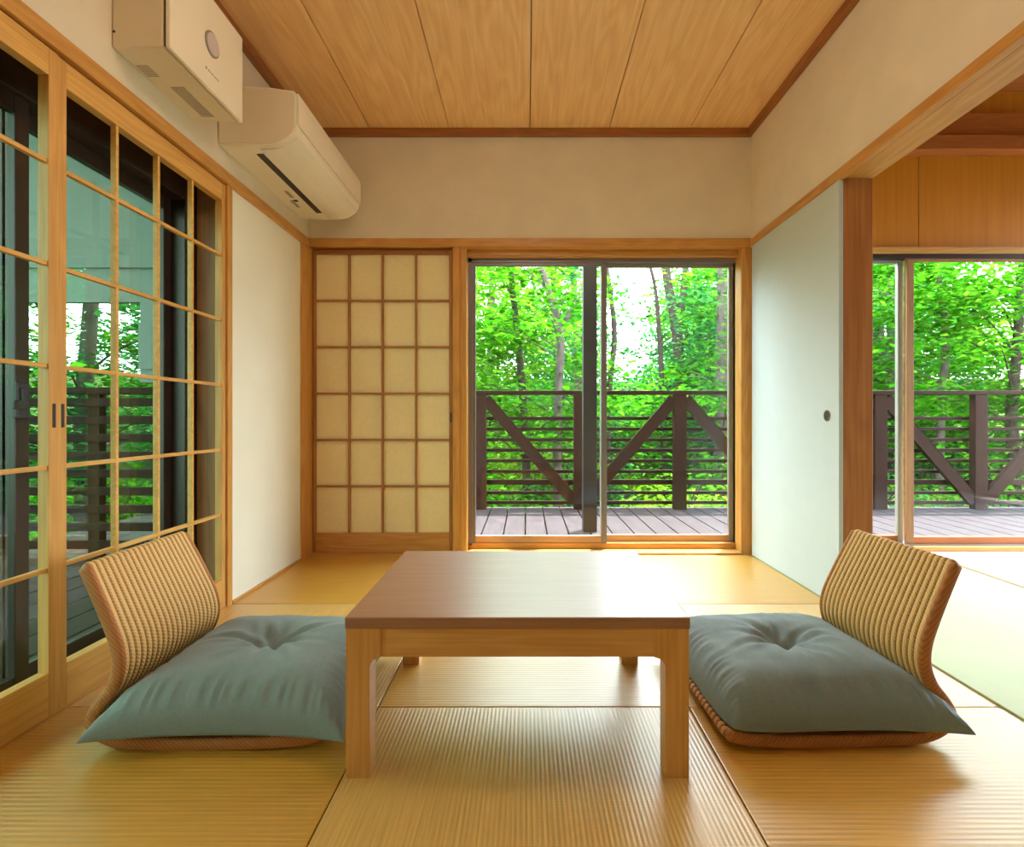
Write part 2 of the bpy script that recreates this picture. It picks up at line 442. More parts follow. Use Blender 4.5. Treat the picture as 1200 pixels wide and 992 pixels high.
sash(w, 0.452, 1.268, 3.440, 0.046, 1.744, 0.030, 0.030, 0.042, 0.020, M['silver'], M['tanrail'], M['glass'])

# left window: bronze aluminium with green glass
w = holder('window_2', (-1.45, 1.5, 0.0))
m = MB()
m.box(-1.50, -1.402, 0.66, 2.417, 1.70, 1.80, 0.003)
m.box(-1.50, -1.402, 2.30, 2.417, 0.0, 1.70, 0.003)
m.box(-1.50, -1.402, 0.66, 0.70, 0.0, 1.70, 0.003)
m.box(-1.50, -1.402, 0.66, 2.417, -0.03, 0.03, 0.003)
m.build('window_frame', M['bronze'], w)
def sash_y(par, y0, y1, x, z0, z1, sn, sf, rb, rt, mat_s, gmat):
    m = MB()
    m.box(x - 0.014, x + 0.014, y0, y0 + sn, z0, z1, 0.002)
    m.box(x - 0.014, x + 0.014, y1 - sf, y1, z0, z1, 0.002)
    m.box(x - 0.012, x + 0.012, y0 + sn, y1 - sf, z1 - rt, z1, 0.002)
    m.box(x - 0.012, x + 0.012, y0 + sn, y1 - sf, z0, z0 + rb, 0.002)
    s = m.build('sash', mat_s, par)
    m = MB(); m.box(x - 0.003, x + 0.003, y0 + sn - 0.003, y1 - sf + 0.003, z0 + rb - 0.003, z1 - rt + 0.003)
    g = m.build('glass_pane', gmat, s)
    g.data.transform(Matrix.Translation(-Vector(par['_o'])))
    return s
sash_y(w, 1.56, 2.31, -1.475, 0.03, 1.70, 0.045, 0.055, 0.05, 0.05, M['bronze'], M['greenglass'])
s2 = sash_y(w, 0.69, 1.60, -1.435, 0.03, 1.70, 0.05, 0.045, 0.05, 0.05, M['bronze'], M['greenglass'])
m = MB()
m.box(-1.421, -1.405, 1.545, 1.585, 0.80, 0.90, 0.004); m.box(-1.409, -1.398, 1.53, 1.57, 0.825, 0.85, 0.003); m.box(-1.409, -1.400, 1.553, 1.573, 0.845, 0.885, 0.003)
m.build('window_lock', M['darkplastic'], w)

# adjoining room's glass doors
w = holder('window_3', (3.1, 3.42, 0.0))
m = MB(); m.box(1.459, 4.80, 3.39, 3.48, 1.772, 1.797, 0.002); m.build('window_frame', M['bronze'], w)
m = MB(); m.box(1.459, 4.80, 3.39, 3.48, 0.028, 0.040, 0.002); m.build('window_sill', M['greyframe'], w)
sash(w, 1.459, 2.318, 3.455, 0.040, 1.772, 0.03, 0.035, 0.04, 0.018, M['silver'], M['redbeam'], M['glass'])
sash(w, 2.312, 3.60, 3.415, 0.040, 1.772, 0.042, 0.04, 0.040, 0.018, M['jamb'], M['redbeam'], M['glass'])
sash(w, 3.57, 4.80, 3.455, 0.040, 1.772, 0.042, 0.04, 0.040, 0.018, M['jamb'], M['redbeam'], M['glass'])

# ---------------------------------------------------------------- shoji screens
# paper screen on the back wall
t = thing('shoji_screen', 'paper shoji screen with brown grid standing against the back wall beside the window', 'sliding screen', (-0.85, 3.33, 0.006))
x0, x1, zb, zt = -1.266, -0.436, 0.006, 1.80
m = MB()
m.box(x0, x0 + 0.016, 3.314, 3.346, zb, zt, 0.002); m.box(x1 - 0.022, x1, 3.314, 3.346, zb, zt, 0.002); 
m.build('stile', M['shoji_z'], t)
m = MB(); m.box(x0 + 0.016, x1 - 0.022, 3.314, 3.346, zt - 0.026, zt, 0.002); m.build('top_rail', M['trimdark_x'], t)
m = MB(); m.box(x0 + 0.016, x1 - 0.022, 3.316, 3.344, zb, zb + 0.115, 0.002); m.build('bottom_rail', M['trim_x'], t)
gx0, gx1, gz0, gz1 = x0 + 0.016, x1 - 0.022, zb + 0.115, zt - 0.026
m = MB()
for k in range(1, 4):
    x = gx0 + (gx1 - gx0) * k / 4
    m.box(x - 0.006, x + 0.006, 3.318, 3.336, gz0, gz1, 0.0015)
for k in range(1, 6):
    z = gz0 + (gz1 - gz0) * k / 6
    m.box(gx0, gx1, 3.319, 3.335, z - 0.006, z + 0.006, 0.0015)
m.build('lattice', M['shoji_z'], t)
m = MB(); m.box(gx0, gx1, 3.336, 3.340, gz0, gz1); m.build('paper', M['paper'], t)
m = MB(); m.box(x1 - 0.016, x1 - 0.006, 3.3115, 3.318, 0.775, 0.835, 0.002); m.build('finger_pull', M['pull'], t)

def lattice_screen(label, y0, y1, xf, sn, sf, ncol, pull_y):
    t = thing('lattice_screen', label, 'sliding screen', (xf - 0.015, (y0 + y1) / 2, 0.006), group='glazed lattice screens along the left wall')
    xb = xf - 0.030
    zb, zt = 0.006, 1.788
    m = MB(); m.box(xb, xf, y0, y0 + sn, zb, zt, 0.002); m.build('stile', M['lattice_z'], t)
    m = MB(); m.box(xb, xf, y1 - sf, y1, zb, zt, 0.002); m.build('stile', M['lattice_z'], t)
    m = MB(); m.box(xb, xf, y0 + sn, y1 - sf, 1.715, zt, 0.002); m.build('top_rail', M['lattice_y'], t)
    m = MB(); m.box(xb, xf, y0 + sn, y1 - sf, zb, 0.122, 0.002); m.build('bottom_rail', M['lattice_y'], t)
    a, b = y0 + sn, y1 - sf
    m = MB()
    for k in range(1, ncol):
        y = a + (b - a) * k / ncol
        m.box(xb + 0.008, xf - 0.004, y - 0.006, y + 0.006, 0.122, 1.715, 0.0015)
    for k in range(1, 6):
        z = 0.122 + (1.76 - 0.122) * k / 6
        m.box(xb + 0.010, xf - 0.005, a, b, z - 0.006, z + 0.006, 0.0015)
    m.build('lattice', M['lattice_y'], t)
    m = MB(); m.box(xf - 0.004, xf + 0.0015, pull_y - 0.005, pull_y + 0.005, 0.775, 0.84, 0.001); m.build('finger_pull', M['pull'], t)
    return t
lattice_screen('light wood lattice screen standing nearest the camera on the left wall', 0.692, 1.524, XL + 0.002, 0.032, 0.032, 4, 1.508)
lattice_screen('light wood lattice screen behind the left woven chair, beside the white wall panel', 1.527, 2.376, XL - 0.002, 0.028, 0.028, 4, 1.541)

# fusuma on the right
t = thing('fusuma_door', 'plain white paper sliding door between the window and the brown post', 'sliding door', (1.32, 2.81, 0.004))
m = MB(); m.box(1.313, 1.331, 2.352, 3.262, 0.006, 1.808, 0.002); m.build('panel', M['fusuma'], t)
m = MB(); m.disc((1.3145, 2.444, 0.812), 0.024, -0.005, 'x'); p = m.build('finger_pull', M['brass'], t)
m = MB(); m.disc((1.3100, 2.444, 0.812), 0.018, -0.001, 'x'); q = m.build('pull_recess', M['pull'], p)
q.data.transform(Matrix.Translation(-Vector(t['_o'])))

# ---------------------------------------------------------------- tatami mats
S = (XR - XL) / 3
rows = [('back', 2.417), ('table', 1.553), ('front', 0.69)]
where = {
    (0, 0): 'straw tatami mat at the foot of the paper shoji screen in the back-left corner',
    (0, 1): 'straw tatami mat between the table and the back window',
    (0, 2): 'straw tatami mat in the back-right corner at the foot of the white sliding door',
    (1, 0): 'straw tatami mat under the far half of the left floor chair',
    (1, 1): 'pale shining straw tatami mat beneath the rear half of the low table',
    (1, 2): 'straw tatami mat under the far half of the right floor chair',
    (2, 0): 'straw tatami mat in front of the left floor chair with ribs across the view',
    (2, 1): 'straw tatami mat under the front table legs with ribs running towards the window',
    (2, 2): 'straw tatami mat in front of the right floor chair with ribs across the view',
}
for r, (rn, y0) in enumerate(rows):
    for c in range(3):
        x0 = XL + S * c
        m = MB(); m.box(x0 + 0.0015, x0 + S - 0.0015, y0 + 0.0015, y0 + S - 0.0015, -0.034, 0.0, 0.003)
        o = m.build('tatami_mat', M['tatami_h'] if (r + c) % 2 == 0 else M['tatami_v'])
        tag(o, where[(r, c)], 'tatami mat', 'square tatami mats on the floor')

# ---------------------------------------------------------------- table
TX0, TX1, TY0, TY1, TH = -0.404, 0.364, 1.243, 1.870, 0.358
t = thing('low_table', 'low wooden table with brown top and pale rounded-corner legs on the tatami', 'table', ((TX0 + TX1) / 2, (TY0 + TY1) / 2, 0))
m = MB(); m.box(TX0, TX1, TY0, TY1, TH - 0.026, TH, 0.0025); m.build('tabletop', M['tabletop'], t)
LW, ZT = 0.053, TH - 0.026
AP = 0.064
def leg(sx, sy):
    x0 = TX0 + 0.002 if sx < 0 else TX1 - 0.002
    y0, y1 = (TY0 + 0.002, TY0 + LW) if sy < 0 else (TY1 - LW, TY1 - 0.002)
    d = 1 if sx < 0 else -1
    rr = 0.024
    out = [(0, 0), (LW, 0), (LW, ZT - AP - rr)]
    for k in range(1, 9):
        a = PI - (PI / 2) * k / 8
        out.append((LW + rr + rr * math.cos(a), ZT - AP - rr + rr * math.sin(a)))
    out += [(LW + rr, ZT), (0, ZT)]
    m = MB(); m.prism([(x0 + d * p[0], p[1]) for p in out], 'y', y0, y1)
    bmesh.ops.bevel(m.bm, geom=[e for e in m.bm.edges if e.calc_length() > 0.15], offset=0.002, segments=2, affect='EDGES')
    # short bracket towards the side apron
    dy = 1 if sy < 0 else -1
    yb = y1 if sy < 0 else y0
    o2 = [(0, ZT), (0, ZT - AP - rr)]
    for k in range(0, 9):
        a = PI - (PI / 2) * k / 8
        o2.append((rr + rr * math.cos(a), ZT - AP - rr + rr * math.sin(a)))
    o2 += [(rr, ZT)]
    m.prism([(yb + dy * p[0], p[1]) for p in o2], 'x', x0, x0 + d * 0.04)
    m.build('leg', M['tableleg_z'], t)
for sx in (-1, 1):
    for sy in (-1, 1):
        leg(sx, sy)
m = MB(); m.box(TX0 + LW + 0.024, TX1 - LW - 0.024, TY0 + 0.006, TY0 + 0.028, ZT - AP, ZT, 0.001); m.build('apron', M['tableleg_x'], t)
m = MB(); m.box(TX0 + LW + 0.024, TX1 - LW - 0.024, TY1 - 0.028, TY1 - 0.006, ZT - AP, ZT, 0.001); m.build('apron', M['tableleg_x'], t)
m = MB(); m.box(TX0 + 0.006, TX0 + 0.028, TY0 + LW + 0.024, TY1 - LW - 0.024, ZT - AP, ZT, 0.001); m.build('apron', M['tableleg_y'], t)
m = MB(); m.box(TX1 - 0.028, TX1 - 0.006, TY0 + LW + 0.024, TY1 - LW - 0.024, ZT - AP, ZT, 0.001); m.build('apron', M['tableleg_y'], t)

# ---------------------------------------------------------------- woven floor chairs
def rattan(name, crest, groove, nrib):
    m, nt, b = newmat(name)
    uv = nd(nt, 'ShaderNodeUVMap'); uv.uv_map = 'UVMap'
    sep = nd(nt, 'ShaderNodeSeparateXYZ'); nt.links.new(uv.outputs['UV'], sep.inputs[0])
    u = nd(nt, 'ShaderNodeMath', operation='MULTIPLY'); u.inputs[1].default_value = nrib; nt.links.new(sep.outputs['X'], u.inputs[0])
    fr = nd(nt, 'ShaderNodeMath', operation='FRACT'); nt.links.new(u.outputs[0], fr.inputs[0])
    pp = nd(nt, 'ShaderNodeMath', operation='PINGPONG'); pp.inputs[1].default_value = 0.5; nt.links.new(fr.outputs[0], pp.inputs[0])
    # twisted strands: diagonal along the rib
    ad = nd(nt, 'ShaderNodeMath', operation='MULTIPLY_ADD'); ad.inputs[1].default_value = 120.0
    nt.links.new(sep.outputs['Y'], ad.inputs[0])
    s1 = nd(nt, 'ShaderNodeMath', operation='MULTIPLY'); s1.inputs[1].default_value = 1.6; nt.links.new(fr.outputs[0], s1.inputs[0])
    nt.links.new(s1.outputs[0], ad.inputs[2])
    t2 = nd(nt, 'ShaderNodeMath', operation='MULTIPLY'); t2.inputs[1].default_value = 2 * PI; nt.links.new(ad.outputs[0], t2.inputs[0])
    sn = nd(nt, 'ShaderNodeMath', operation='SINE'); nt.links.new(t2.outputs[0], sn.inputs[0])
    nz = nd(nt, 'ShaderNodeTexNoise'); nz.inputs['Scale'].default_value = 1.0; nz.inputs['Detail'].default_value = 4
    mp = nd(nt, 'ShaderNodeMapping'); mp.inputs['Scale'].default_value = (90, 160, 1); nt.links.new(uv.outputs['UV'], mp.inputs['Vector']); nt.links.new(mp.outputs['Vector'], nz.inputs['Vector'])
    v = nd(nt, 'ShaderNodeMath', operation='MULTIPLY_ADD'); v.inputs[1].default_value = 0.035; nt.links.new(sn.outputs[0], v.inputs[0]); nt.links.new(pp.outputs[0], v.inputs[2])
    v2 = nd(nt, 'ShaderNodeMath', operation='MULTIPLY_ADD'); v2.inputs[1].default_value = 0.22; nt.links.new(nz.outputs['Fac'], v2.inputs[0]); nt.links.new(v.outputs[0], v2.inputs[2])
    r = ramp(nt, [(0.14, groove), (0.42, crest)])  # brown warp between pale strands, with groove shading also put into the colour
    nt.links.new(v2.outputs[0], r.inputs['Fac']); nt.links.new(r.outputs['Color'], b.inputs['Base Color'])
    bp = nd(nt, 'ShaderNodeBump'); bp.inputs['Strength'].default_value = 0.35; bp.inputs['Distance'].default_value = 0.0012
    nt.links.new(sn.outputs[0], bp.inputs['Height']); nt.links.new(bp.outputs['Normal'], b.inputs['Normal'])
    b.inputs['Roughness'].default_value = 0.6; b.inputs['Specular IOR Level'].default_value = 0.3
    return m
NRIB = 20
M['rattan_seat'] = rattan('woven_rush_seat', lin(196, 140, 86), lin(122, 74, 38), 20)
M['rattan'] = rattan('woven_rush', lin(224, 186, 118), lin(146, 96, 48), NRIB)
def bindmat(name, c1, c2):
    m, nt, b = newmat(name)
    tc = nd(nt, 'ShaderNodeTexCoord')
    w_ = nd(nt, 'ShaderNodeTexWave'); w_.inputs['Scale'].default_value = 55; w_.inputs['Distortion'].default_value = 1.5
    w_.bands_direction = 'DIAGONAL'
    nt.links.new(tc.outputs['Object'], w_.inputs['Vector'])
    r = ramp(nt, [(0.1, c1), (0.8, c2)]); nt.links.new(w_.outputs['Fac'], r.inputs['Fac']); nt.links.new(r.outputs['Color'], b.inputs['Base Color'])
    bp = nd(nt, 'ShaderNodeBump'); bp.inputs['Strength'].default_value = 0.5; bp.inputs['Distance'].default_value = 0.0015
    nt.links.new(w_.outputs['Fac'], bp.inputs['Height']); nt.links.new(bp.outputs['Normal'], b.inputs['Normal'])
    b.inputs['Roughness'].default_value = 0.6
    return m
M['binding'] = bindmat('rush_binding', lin(166, 104, 48), lin(180, 118, 58))

def catmull(pts, n):
    out = []
    P = [Vector(p) for p in pts]
    P = [P[0] * 2 - P[1]] + P + [P[-1] * 2 - P[-2]]
    for i in range(1, len(P) - 2):
        for k in range(n):
            t = k / n
            a, b, c, d = P[i - 1], P[i], P[i + 1], P[i + 2]
            out.append(0.5 * ((2 * b) + (c - a) * t + (2 * a - 5 * b + 4 * c - d) * t * t + (3 * b - a - 3 * c + d) * t ** 3))
    out.append(P[-2])
    return out

PROF = [(0.268, 0.044), (0.20, 0.030), (0.05, 0.023), (-0.12, 0.023), (-0.215, 0.028), (-0.268, 0.048), (-0.287, 0.078), (-0.272, 0.112),
        (-0.243, 0.152), (-0.229, 0.200), (-0.235, 0.250), (-0.258, 0.308), (-0.292, 0.380), (-0.322, 0.440)]
HW = 0.222
def chair(label, loc, rotz):
    t = thing('floor_chair', label, 'floor chair', loc, rotz, 'woven legless chairs at the low table')
    pr = catmull([(p[0], p[1], 0) for p in PROF], 8)
    n = len(pr)
    arc = [0.0]
    for i in range(1, n): arc.append(arc[-1] + (pr[i] - pr[i - 1]).length)
    nor = []
    for i in range(n):
        d = (pr[min(i + 1, n - 1)] - pr[max(i - 1, 0)]).normalized()
        nor.append(Vector((d.y, -d.x)))     # towards the sitter: up on the seat, forward on the back
    if nor[5].y < 0: nor = [-v for v in nor]
    NW = NRIB * 6
    HWZ = lambda z: HW - 0.026 * max(0.0, min(1.0, (z - 0.06) / 0.38))    # the back narrows towards its top
    th = 0.013
    def sheet(i0, i1, nm, mat):
        bm = bmesh.new(); uvl = bm.loops.layers.uv.new('UVMap')
        grid = {}
        for side in (0, 1):
            for i in range(i0, i1 + 1):
                for j in range(NW + 1):
                    u = j / NW
                    rib = 0.0040 * abs(math.sin(PI * u * NRIB)) ** 0.55
                    off = (th - 0.004 + rib) * (1 if side == 0 else -1)
                    p = pr[i]; q = nor[i]
                    grid[(side, i, j)] = bm.verts.new((p.x + q.x * off, (u * 2 - 1) * HWZ(p.y), p.y + q.y * off))
        for side in (0, 1):
            for i in range(i0, i1):
                for j in range(NW):
                    vs = [grid[(side, i, j)], grid[(side, i, j + 1)], grid[(side, i + 1, j + 1)], grid[(side, i + 1, j)]]
                    us = [(j / NW, arc[i]), ((j + 1) / NW, arc[i]), ((j + 1) / NW, arc[i + 1]), (j / NW, arc[i + 1])]
                    if side: vs.reverse(); us.reverse()
                    f = bm.faces.new(vs); f.smooth = True
                    for l, uvc in zip(f.loops, us): l[uvl].uv = uvc
        for i in (i0, i1):
            # the strands turn over the free end in a half round
            free = (i == 0 or i == n - 1)
            K = 6 if free else 1
            dirn = (pr[1] - pr[0]).normalized() * -1 if i == 0 else (pr[-1] - pr[-2]).normalized()
            lines = []
            for k in range(K + 1):
                if k == 0: lines.append([grid[(0, i, j)] for j in range(NW + 1)]); continue
                if k == K: lines.append([grid[(1, i, j)] for j in range(NW + 1)]); continue
                an = PI * k / K
                row = []
                for j in range(NW + 1):
                    u = j / NW
                    rib = 0.0040 * abs(math.sin(PI * u * NRIB)) ** 0.55
                    h_ = th - 0.004 + rib
                    p = pr[i]; q = nor[i]
                    row.append(bm.verts.new((p.x + q.x * h_ * math.cos(an) + dirn.x * h_ * math.sin(an), (u * 2 - 1) * HWZ(p.y), p.y + q.y * h_ * math.cos(an) + dirn.y * h_ * math.sin(an))))
                lines.append(row)
            for k in range(K):
                for j in range(NW):
                    f = bm.faces.new([lines[k][j], lines[k][j + 1], lines[k + 1][j + 1], lines[k + 1][j]]); f.smooth = free
                    for l, uvc in zip(f.loops, ((j, k), (j + 1, k), (j + 1, k + 1), (j, k + 1))): l[uvl].uv = (uvc[0] / NW, arc[i] + uvc[1] * 0.006)
        mb = MB(); mb.bm.free(); mb.bm = bm
        return mb.build(nm, mat, t, local=True)
    split = 6 * 8
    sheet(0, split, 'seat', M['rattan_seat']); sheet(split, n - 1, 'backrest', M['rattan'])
    # bound edges: a flat-oval roll along each side and over both ends
    for s in (-1, 1):
        m = MB()
        k = 12
        rings = []
        for i in range(n):
            p, q = pr[i], nor[i]
            ring = []
            for a in range(k):
                an = 2 * PI * a / k
                ca, sa = math.cos(an), math.sin(an)
                ex = abs(ca) ** 0.6 * (1 if ca > 0 else -1) * 0.0155
                ey = abs(sa) ** 0.8 * (1 if sa > 0 else -1) * 0.0095
                ring.append(m.bm.verts.new((p.x + q.x * ex, s * (HWZ(p.y) + 0.002) + ey, p.y + q.y * ex)))
            rings.append(ring)
        for i in range(n - 1):
            for a in range(k):
                f = m.bm.faces.new((rings[i][a], rings[i][(a + 1) % k], rings[i + 1][(a + 1) % k], rings[i + 1][a])); f.smooth = True
        for ring, sgn in ((rings[0], -1), (rings[-1], 1)):
            d_ = (pr[1] - pr[0]).normalized() * -1 if sgn < 0 else (pr[-1] - pr[-2]).normalized()
            cap = m.bm.verts.new(sum((v.co for v in ring), Vector()) / k + Vector((d_.x, 0, d_.y)) * 0.011)
            for a in range(k):
                f = m.bm.faces.new((ring[a], ring[(a + 1) % k], cap)); f.smooth = True
        m.build('edge_binding', M['binding'], t, local=True)
    return t
chair('woven rush legless chair on the left, its back to the lattice screens', (-0.764, 1.577, -0.008), math.radians(0.5))
chair('woven rush legless chair on the right, its back to the open side room', (0.746, 1.588, -0.008), math.radians(180 + 2.5))

# ---------------------------------------------------------------- cushions
def clothmat(name, c):
    m, nt, b = newmat(name)
    tc = nd(nt, 'ShaderNodeTexCoord')
    n1 = nd(nt, 'ShaderNodeTexNoise'); n1.inputs['Scale'].default_value = 1; n1.inputs['Detail'].default_value = 5
    mp = nd(nt, 'ShaderNodeMapping'); mp.inputs['Scale'].default_value = (160, 40, 160); nt.links.new(tc.outputs['Object'], mp.inputs['Vector']); nt.links.new(mp.outputs['Vector'], n1.inputs['Vector'])
    r = ramp(nt, [(0.3, tuple(x * 0.94 for x in c[:3]) + (1,)), (0.7, tuple(x * 1.06 for x in c[:3]) + (1,))])
    nt.links.new(n1.outputs['Fac'], r.inputs['Fac']); nt.links.new(r.outputs['Color'], b.inputs['Base Color'])
    n2 = nd(nt, 'ShaderNodeTexNoise'); n2.inputs['Scale'].default_value = 500
    nt.links.new(tc.outputs['Object'], n2.inputs['Vector'])
    bp = nd(nt, 'ShaderNodeBump'); bp.inputs['Strength'].default_value = 0.25; bp.inputs['Distance'].default_value = 0.001
    nt.links.new(n2.outputs['Fac'], bp.inputs['Height']); nt.links.new(bp.outputs['Normal'], b.inputs['Normal'])
    b.inputs['Roughness'].default_value = 0.8; b.inputs['Specular IOR Level'].default_value = 0.25
    b.inputs['Sheen Weight'].default_value = 0.15
    return m
M['cloth'] = clothmat('grey_green_cotton', lin(122, 140, 143))
def cushion(label, loc, rotz, seed, blunt):
    t = thing('floor_cushion', label, 'cushion', loc, rotz, 'grey-green tufted cushions on the woven chairs')
    N = 110; A = 0.288; B = 0.292; H = 0.124
    bm = bmesh.new()
    creases = [(0.25, 0.10), (1.25, 0.13), (1.75, 0.09), (2.75, 0.12), (3.6, 0.10), (4.35, 0.09), (4.95, 0.13), (5.8, 0.10)]
    def full(u, v):
        return max(0.0, (1 - abs(u) ** 5.0) * (1 - abs(v) ** 5.0))
    def h(u, v):
        e = full(u, v)
        z = H * e ** 0.42 * (1 - 0.10 * max(abs(u), abs(v)) ** 2)
        rr = math.hypot(u, v)
        th = math.atan2(v, u) % (2 * PI)
        z -= 0.050 * math.exp(-(rr / 0.24) ** 2) + 0.034 * math.exp(-(rr / 0.06) ** 2)
        # sharp folds radiating from the tuft
        for k, (a0, wd) in enumerate(creases):
            a0 = (a0 + seed * 0.9) % (2 * PI)
            dd = abs((th - a0 + PI) % (2 * PI) - PI) * max(rr, 0.05)
            reach = 0.45 if k % 3 == 0 else 0.26
            z -= 0.011 * math.exp(-(dd / (0.032 + 0.05 * rr)) ** 2) * math.exp(-(rr / reach) ** 2) * min(1, rr / 0.05)
            z += 0.006 * math.exp(-((dd - 0.08) / 0.05) ** 2) * math.exp(-((rr - 0.2) / reach) ** 2)
        # gathers running down the sides
        ed = max(abs(u), abs(v))
        along = v if abs(u) > abs(v) else u
        gath = math.sin(along * 46 + seed * 3 + 2.2 * math.sin(along * 11 + seed)) + 0.6 * math.sin(along * 91 + seed * 7)
        z += 0.0040 * gath * math.exp(-((ed - 0.90) / 0.10) ** 2) * e ** 0.35
        z += 0.007 * noise.noise(Vector((u * 1.8, v * 1.8, seed * 5.1))) * e + 0.004 * noise.noise(Vector((u * 5, v * 5, seed * 3.3))) * e
        return z
    def pos(u, v, top):
        # corner-drawn outline
        x = A * u * (1 - 0.075 * (1 - v * v) * abs(u)); y = B * v * (1 - 0.075 * (1 - u * u) * abs(v))
        if blunt and u * v > 0 and u > 0:
            kk = 1 - 0.13 * (abs(u) * abs(v)) ** 3
            x *= kk; y *= kk
        else:
            kk = 1 + 0.06 * (abs(u) * abs(v)) ** 4
            x *= kk; y *= kk
        e = full(u, v)
        base = 0.026
        if top: z = base + h(u, v)
        else: z = base - 0.026 * min(1.0, e ** 0.45 * 1.15)
        cz = (abs(u) * abs(v)) ** 6 * 0.010
        return (x, y, z - cz * 0.4)
    g = {}
    warp = lambda i: math.sin((i / N * 2 - 1) * PI / 2)
    for i in range(N + 1):
        for j in range(N + 1):
            u, v = warp(i), warp(j)
            vt = bm.verts.new(pos(u, v, True)); g[(0, i, j)] = vt
            if i in (0, N) or j in (0, N): g[(1, i, j)] = vt
            else: g[(1, i, j)] = bm.verts.new(pos(u, v, False))
    for s in (0, 1):
        for i in range(N):
            for j in range(N):
                vs = [g[(s, i, j)], g[(s, i + 1, j)], g[(s, i + 1, j + 1)], g[(s, i, j + 1)]]
                if s: vs.reverse()
                f = bm.faces.new(vs); f.smooth = True
    mb = MB(); mb.bm.free(); mb.bm = bm
    mb.build('cushion_cover', M['cloth'], t, local=True)
    m = MB()
    zc = pos(0, 0, True)[2] + 0.002
    for a in (0.5, 0.5 + PI / 2):
        d = Vector((math.cos(a), math.sin(a), 0)) * 0.010
        m.tube([Vector((0, 0, zc)) - d + Vector((0, 0, .002)), (0, 0, zc + 0.003), Vector((0, 0, zc)) + d + Vector((0, 0, .002))], 0.0018, 6)
    m.build('tuft_thread', M['cloth'], t, local=True)
    return t
cushion('grey-green tufted cushion on the left woven chair', (-0.728, 1.592, 0.0345), math.radians(0.5), 0.4, False)
cushion('grey-green tufted cushion on the right woven chair', (0.738, 1.610, 0.0345), math.radians(182.5), 1.9, True)

# ---------------------------------------------------------------- air conditioner
Y0, Y1 = 2.31, 3.18
t = thing('air_conditioner', 'white wall air conditioner with a rounded front and dark outlet slot', 'air conditioner', (-1.27, 2.745, 1.93))
prof = [(-1.273, 1.932), (-1.16, 1.926), (-1.075, 1.928)]
for k in range(0, 9):
    a = -PI / 2 + (PI / 2) * k / 8
    prof.append((-1.075 + 0.125 * math.cos(a), 1.928 + 0.078 + 0.078 * math.sin(a)))
prof += [(-0.948, 2.10), (-0.952, 2.142), (-0.962, 2.152), (-1.05, 2.163), (-1.15, 2.168), (-1.273, 2.168)]
m = MB(); m.prism(prof, 'y', Y0, Y1)
bmesh.ops.bevel(m.bm, geom=[e for e in m.bm.edges if abs(e.verts[0].co.y - e.verts[1].co.y) < 1e-6], offset=0.004, segments=2, affect='EDGES')
m.build('body', M['ac'], t)
# flap following the lower curve
fl = [p for p in prof[3:10]]
cen = Vector((-1.08, 2.0))
def offs(p, d):
    v = (Vector(p) - cen).normalized() * d
    return (p[0] + v.x, p[1] + v.y)
inn = [offs(p, 0.001) for p in [(-1.112, 1.927)] + fl]; outp = [offs(p, 0.006) for p in [(-1.112, 1.927)] + fl]
m = MB(); m.prism(outp + inn[::-1], 'y', Y0 + 0.03, Y1 - 0.03); m.build('outlet_flap', M['ac_flap'], t)
m = MB(); m.box(-1.150, -1.120, 2.385, 3.065, 1.9225, 1.927, 0.0015); m.build('outlet_slot', M['darkplastic'], t)
m = MB()
fp = [(-0.9475, 2.012), (-0.9455, 2.10), (-0.950, 2.142), (-0.9435, 2.142), (-0.9400, 2.10), (-0.942, 2.012)]
m.prism(fp, 'y', Y0 + 0.004, Y1 - 0.004); m.build('front_panel', M['ac'], t)
m = MB(); m.box(-1.14, -0.955, Y0 - 0.0025, Y0 + 0.002, 2.012, 2.150, 0.001); 
prf2 = [(-1.268, 1.936), (-1.10, 1.933)] + [(-1.075 + 0.118 * math.cos(-PI / 2 + PI / 2 * k / 8), 2.006 + 0.072 * math.sin(-PI / 2 + PI / 2 * k / 8)) for k in range(9)] + [(-0.957, 2.14), (-1.05, 2.158), (-1.268, 2.163)]
m.bm.free(); m.bm = bmesh.new()
m.prism(prf2, 'y', Y0 - 0.003, Y0 + 0.002); m.build('end_cap', M['ac_side'], t)
m = MB(); m.box(-1.205, -1.185, 2.78, 2.86, 1.926, 1.9295, 0.001); m.box(-1.225, -1.21, 2.90, 2.99, 1.926, 1.9300, 0.001); m.build('sensor_marks', M['greyplastic'], t)
m = MB(); m.disc((-1.195, 2.90, 1.9295), 0.012, -0.004, 'z', 20); m.build('sensor', M['darkplastic'], t)

# ---------------------------------------------------------------- ventilation box
Y0, Y1, ZB, ZT2 = 1.720, 2.155, 1.940, 2.262
t = thing('ventilation_unit', 'boxy white ventilation unit with a round badge mounted over the lattice screens', 'ventilation unit', (-1.27, 1.94, 1.94))
m = MB(); m.box(-1.274, -1.117, Y0, Y1, ZB, ZT2, 0.006); m.build('body', M['ac_side'], t)
m = MB(); m.box(-1.118, -1.109, Y0 + 0.006, Y1 - 0.006, ZB + 0.008, ZT2 - 0.008); m.build('shadow_gap', M['darkplastic'], t)
m = MB(); m.box(-1.109, -1.094, Y0 - 0.002, Y1 + 0.004, ZB - 0.002, ZT2 + 0.002, 0.005); fpn = m.build('front_panel', M['ac'], t)
m = MB()
m.disc((-1.096, 1.945, 2.098), 0.042, 0.006, 'x', 36); b1 = m.build('round_badge', M['greyplastic'], t)
m = MB()
m.disc((-1.091, 1.945, 2.098), 0.036, 0.004, 'x', 36); b2 = m.build('badge_face', M['badge_reflection'], b1)
b2.data.transform(Matrix.Translation(-Vector(t['_o'])))
